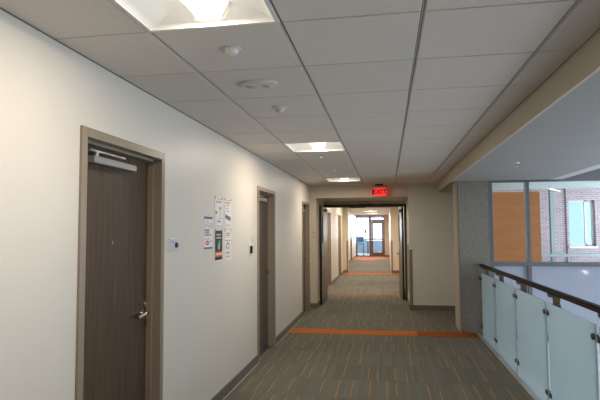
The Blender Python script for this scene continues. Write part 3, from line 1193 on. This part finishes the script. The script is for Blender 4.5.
def notice(y0, y1, z0, z1, label, base, marks, name='notice'):
    """one sheet whose small faces carry the printed marks"""
    W, Hh = y1 - y0, z1 - z0
    t = empty(name, (XW, y0, z0))
    tag(t, label, 'notice', 'paper notices on the left wall')
    mats, shapes = [base], []

    def slot(m):
        if m not in mats:
            mats.append(m)
        return mats.index(m)
    for kind, u0, u1, v0, v1, m in marks:
        if kind == 't':
            u = u0
            while u < u1 - .02:
                L = random.uniform(.05, .13)
                shapes.append(('b', u, min(u + L, u1), v0, v1, slot(m)))
                u += L + .035
        else:
            shapes.append((kind, u0, u1, v0, v1, slot(m)))

    def colour(u, v):
        c = 0
        for kind, u0, u1, v0, v1, k in shapes:
            lo, hi = min(v0, v1), max(v0, v1)
            if kind == 'l':
                dx, dy = (u1 - u0) * W, (v1 - v0) * Hh
                px, py = (u - u0) * W, (v - v0) * Hh
                q = (px * dx + py * dy) / (dx * dx + dy * dy)
                if 0 <= q <= 1 and abs(px * dy - py * dx) / math.hypot(dx, dy) < .0022:
                    c = k
                continue
            if not (u0 <= u <= u1 and lo <= v <= hi):
                continue
            if kind == 'b':
                c = k
            elif kind == 'd':
                s_ = (u - u0) / (u1 - u0)
                if v0 + .10 * (1 - s_) <= v <= v1 - .10 * s_:
                    c = k
            else:
                r = math.hypot((u - (u0 + u1) / 2) / ((u1 - u0) / 2), (v - (v0 + v1) / 2) / ((v1 - v0) / 2))
                if kind == 'e' and r <= 1:
                    c = k
                if kind == 'r' and .6 <= r <= 1 and (math.atan2(v - (v0 + v1) / 2, u - (u0 + u1) / 2) * 1.59) % 1 < .75:
                    c = k
        return c
    nu, nv = int(W / .0032), int(Hh / .0032)
    bb = bmesh.new()
    g = [[bb.verts.new((.0032, W * i / nu, Hh * j / nv)) for j in range(nv + 1)] for i in range(nu + 1)]
    for i in range(nu):
        for j in range(nv):
            f = bb.faces.new((g[i][j], g[i + 1][j], g[i + 1][j + 1], g[i][j + 1]))
            f.material_index = colour((i + .5) / nu, (j + .5) / nv)
    bmesh.ops.recalc_face_normals(bb, faces=bb.faces[:])
    rim = [e for e in bb.edges if e.is_boundary]
    ret = bmesh.ops.extrude_edge_only(bb, edges=rim)
    for v in [x for x in ret['geom'] if isinstance(x, bmesh.types.BMVert)]:
        v.co.x = .0004
    m_ = MB()
    m_.bm.free()
    m_.bm = bb
    m_.build('sheet', mats, t)
    for ya, yb in ((.008, .030), (W - .030, W - .008)):
        MB().box(.0034, .0046, ya, yb, Hh - .018, Hh + .004).build('tape', M_TAPE, t)
    return t


M_TAPE = mat('grey_tape', (.28, .27, .28), .4)
notice(4.18, 4.39, 1.41, 1.69, 'white notice with blue bands and a red badge, leftmost of the five', M_PAPER, [
    ('b', 0, 1, .93, 1, C_BLUE), ('b', 0, 1, 0, .06, C_BLUE),
    ('l', .1, .35, .62, .88, C_GREY), ('l', .35, .6, .88, .60, C_GREY), ('l', .5, .9, .62, .90, C_GREY), ('l', .1, .9, .75, .66, C_GREY), ('l', .6, .95, .82, .62, C_BLUE),
    ('b', .9, .97, .68, .80, C_ORANGE),
    ('t', .08, .65, .555, .61, C_BLACK), ('t', .08, .55, .485, .535, C_BLACK), ('t', .08, .80, .415, .465, C_BLACK),
    ('t', .1, .7, .31, .325, C_GREY), ('t', .1, .6, .285, .30, C_GREY), ('e', .12, .58, .12, .26, C_RED), ('t', .22, .5, .175, .205, C_WHITE), ('t', .72, .95, .22, .25, C_SLATE)])
notice(4.45, 4.67, 1.60, 1.88, 'white notice with a small red square, upper middle of the five', M_PAPER, [
    ('t', .3, .9, .92, .95, C_GREY), ('t', .15, .85, .80, .87, C_GREY), ('b', .06, .28, .45, .53, C_RED), ('b', .55, .85, .60, .68, C_GREY),
    ('b', .66, .72, .35, .60, C_GREY), ('t', .5, .9, .28, .31, C_GREY), ('t', .3, .8, .17, .22, C_SLATE), ('t', .12, .7, .03, .06, C_GREY), ('b', .8, .95, .02, .06, C_RED)])
notice(4.73, 4.95, 1.60, 1.88, 'white notice with red lines and a dark slanted block, upper right of the five', M_PAPER, [
    ('t', .2, .95, .93, .96, C_GREY), ('t', .15, .8, .83, .88, C_RED), ('t', .2, .7, .75, .78, C_RED), ('t', .22, .6, .65, .68, C_RED), ('t', .28, .65, .55, .59, C_RED),
    ('d', .10, .88, .22, .46, C_SLATE), ('t', .15, .85, .06, .09, C_GREY)])
notice(4.45, 4.67, 1.29, 1.58, 'black notice with a green leaf shape and orange band, lower middle of the five', M_PAPER, [
    ('b', .03, .97, .03, .97, C_BLACK), ('b', .03, .97, .13, .30, C_ORANGE), ('t', .18, .88, .19, .245, C_WHITE),
    ('t', .22, .78, .81, .86, C_WHITE), ('t', .2, .82, .71, .755, C_WHITE),
    ('e', .36, .64, .34, .62, C_GREEN), ('e', .46, .74, .44, .66, C_GREEN), ('e', .52, .62, .36, .50, C_WHITE)])
notice(4.73, 4.95, 1.28, 1.58, 'white notice with a ring symbol between red lines, lower right of the five', M_PAPER, [
    ('t', .2, .85, .85, .89, C_RED), ('t', .15, .8, .80, .83, C_RED), ('b', .42, .52, .72, .77, C_GREY), ('t', .15, .85, .62, .66, C_RED),
    ('r', .2, .72, .36, .58, C_SLATE), ('e', .38, .52, .50, .60, C_GREEN), ('t', .2, .75, .24, .28, C_RED), ('t', .15, .85, .20, .22, C_RED), ('t', .25, .7, .10, .15, C_RED)])

# wall devices
th = empty('thermostat', (XW, 3.45, 1.425))
tag(th, 'white wall control with a dark blue knob beside the nearest door', 'thermostat')
MB().box(0, .010, 0, .15, 0, .092, bev=.003).build('plate', M_WHITE, th)
MB().box(.010, .016, .006, .144, .006, .086, bev=.002).build('cover', mat('pale_grey_cover', (.62, .64, .67), .4), th)
b = MB()
b.lathe([(.020, 0), (.020, .008), (.014, .014), (.001, .015)], seg=20)
o = b.build('knob', mat('navy_knob', (.02, .03, .12), .35), th, smooth=True)
o.rotation_euler.y = math.radians(90)
o.location = (.016, .105, .040)
MB().box(.016, .017, .03, .055, .058, .072).build('display', C_GREY, th)
sw = empty('light_switch', (XW, 5.72, 1.41))
tag(sw, 'small white switch plate just before the second door', 'switch')
MB().box(0, .008, 0, .075, 0, .115, bev=.002).build('plate', M_WHITE, sw)
MB().box(.008, .013, .02, .055, .03, .085, bev=.002).build('rocker', mat('rocker_grey', (.55, .55, .55), .4), sw)
cr_ = empty('card_reader', (XW, 5.62, 1.29))
tag(cr_, 'black card reader with a pale border below the switch plate', 'card reader')
MB().box(0, .006, 0, .10, 0, .125, bev=.002).build('plate', M_WHITE, cr_)
MB().box(.006, .028, .022, .078, .02, .105, bev=.006).build('reader_body', M_BLACK, cr_)
# beside door 3, on the tan return
sp = empty('light_switch', (-1.50, YE, 1.42))
tag(sp, 'small switch plate on the tan return between the last left door and the double doors', 'switch')
MB().box(0, .07, -.007, 0, 0, .11, bev=.002).build('plate', mat('beige_plate', (.48, .44, .36), .4), sp)
MB().box(.022, .048, -.011, -.007, .03, .08, bev=.002).build('rocker', M_WHITE, sp)
ol = empty('wall_outlet', (.43, 11.05, .36))
tag(ol, 'white wall outlet low in the right side of the double door recess', 'outlet')
MB().box(-.007, 0, 0, .07, 0, .11, bev=.002).build('plate', M_WHITE, ol)
MB().box(-.009, -.007, .02, .05, .02, .09).build('socket', C_GREY, ol)

# corner guards
def guard(x, y, label, sx=1):
    b = MB()
    b.box(x, x + sx * .055, y - .004, y - .0005, .10, 1.18)
    b.box(x - sx * .004, x, y - .004, y + .055, .10, 1.18)
    tag(b.build('corner_guard', M_GUARD), label, 'corner guard', 'taupe corner guards')


guard(.43, YE, 'taupe corner guard on the wall corner right of the double doors')
guard(.14, YP, 'taupe corner guard on the far right pilaster')
guard(-1.44, YP, 'taupe corner guard on the far left pilaster', -1)
tag(MB().box(.420, .4295, 10.62, 11.35, .30, 1.26).build('wall_guard', mat('pale_wall_guard', (.36, .33, .28), .5)), 'pale wall guard sheet inside the right side of the recess', 'wall guard')


# unseen pendant globes, added to make the bright spots reflected in the lower panes
def pendant(x, y, z, label):
    t = empty('added_pendant_lamp', (x, y, z))
    tag(t, label, 'added pendant lamp')
    b = MB()
    b.lathe([(.001, -.034), (.02, -.028), (.032, -.012), (.034, 0), (.03, .016), (.018, .029), (.001, .034)], seg=20)
    b.build('globe', mat('lit_globe', (.9, .9, .9), .4, emit=(1, .96, .9), estr=32), t, smooth=True)
    MB().cyl((0, 0, .034), (0, 0, 5.4 - z), .004, seg=6).build('cord', M_BLACK, t)


pendant(4.27, 4.3, .62, 'added upper globe pendant, unseen, lit to reflect as a spot')
pendant(3.66, 5.2, .14, 'added lower globe pendant, unseen, lit to reflect as a spot')
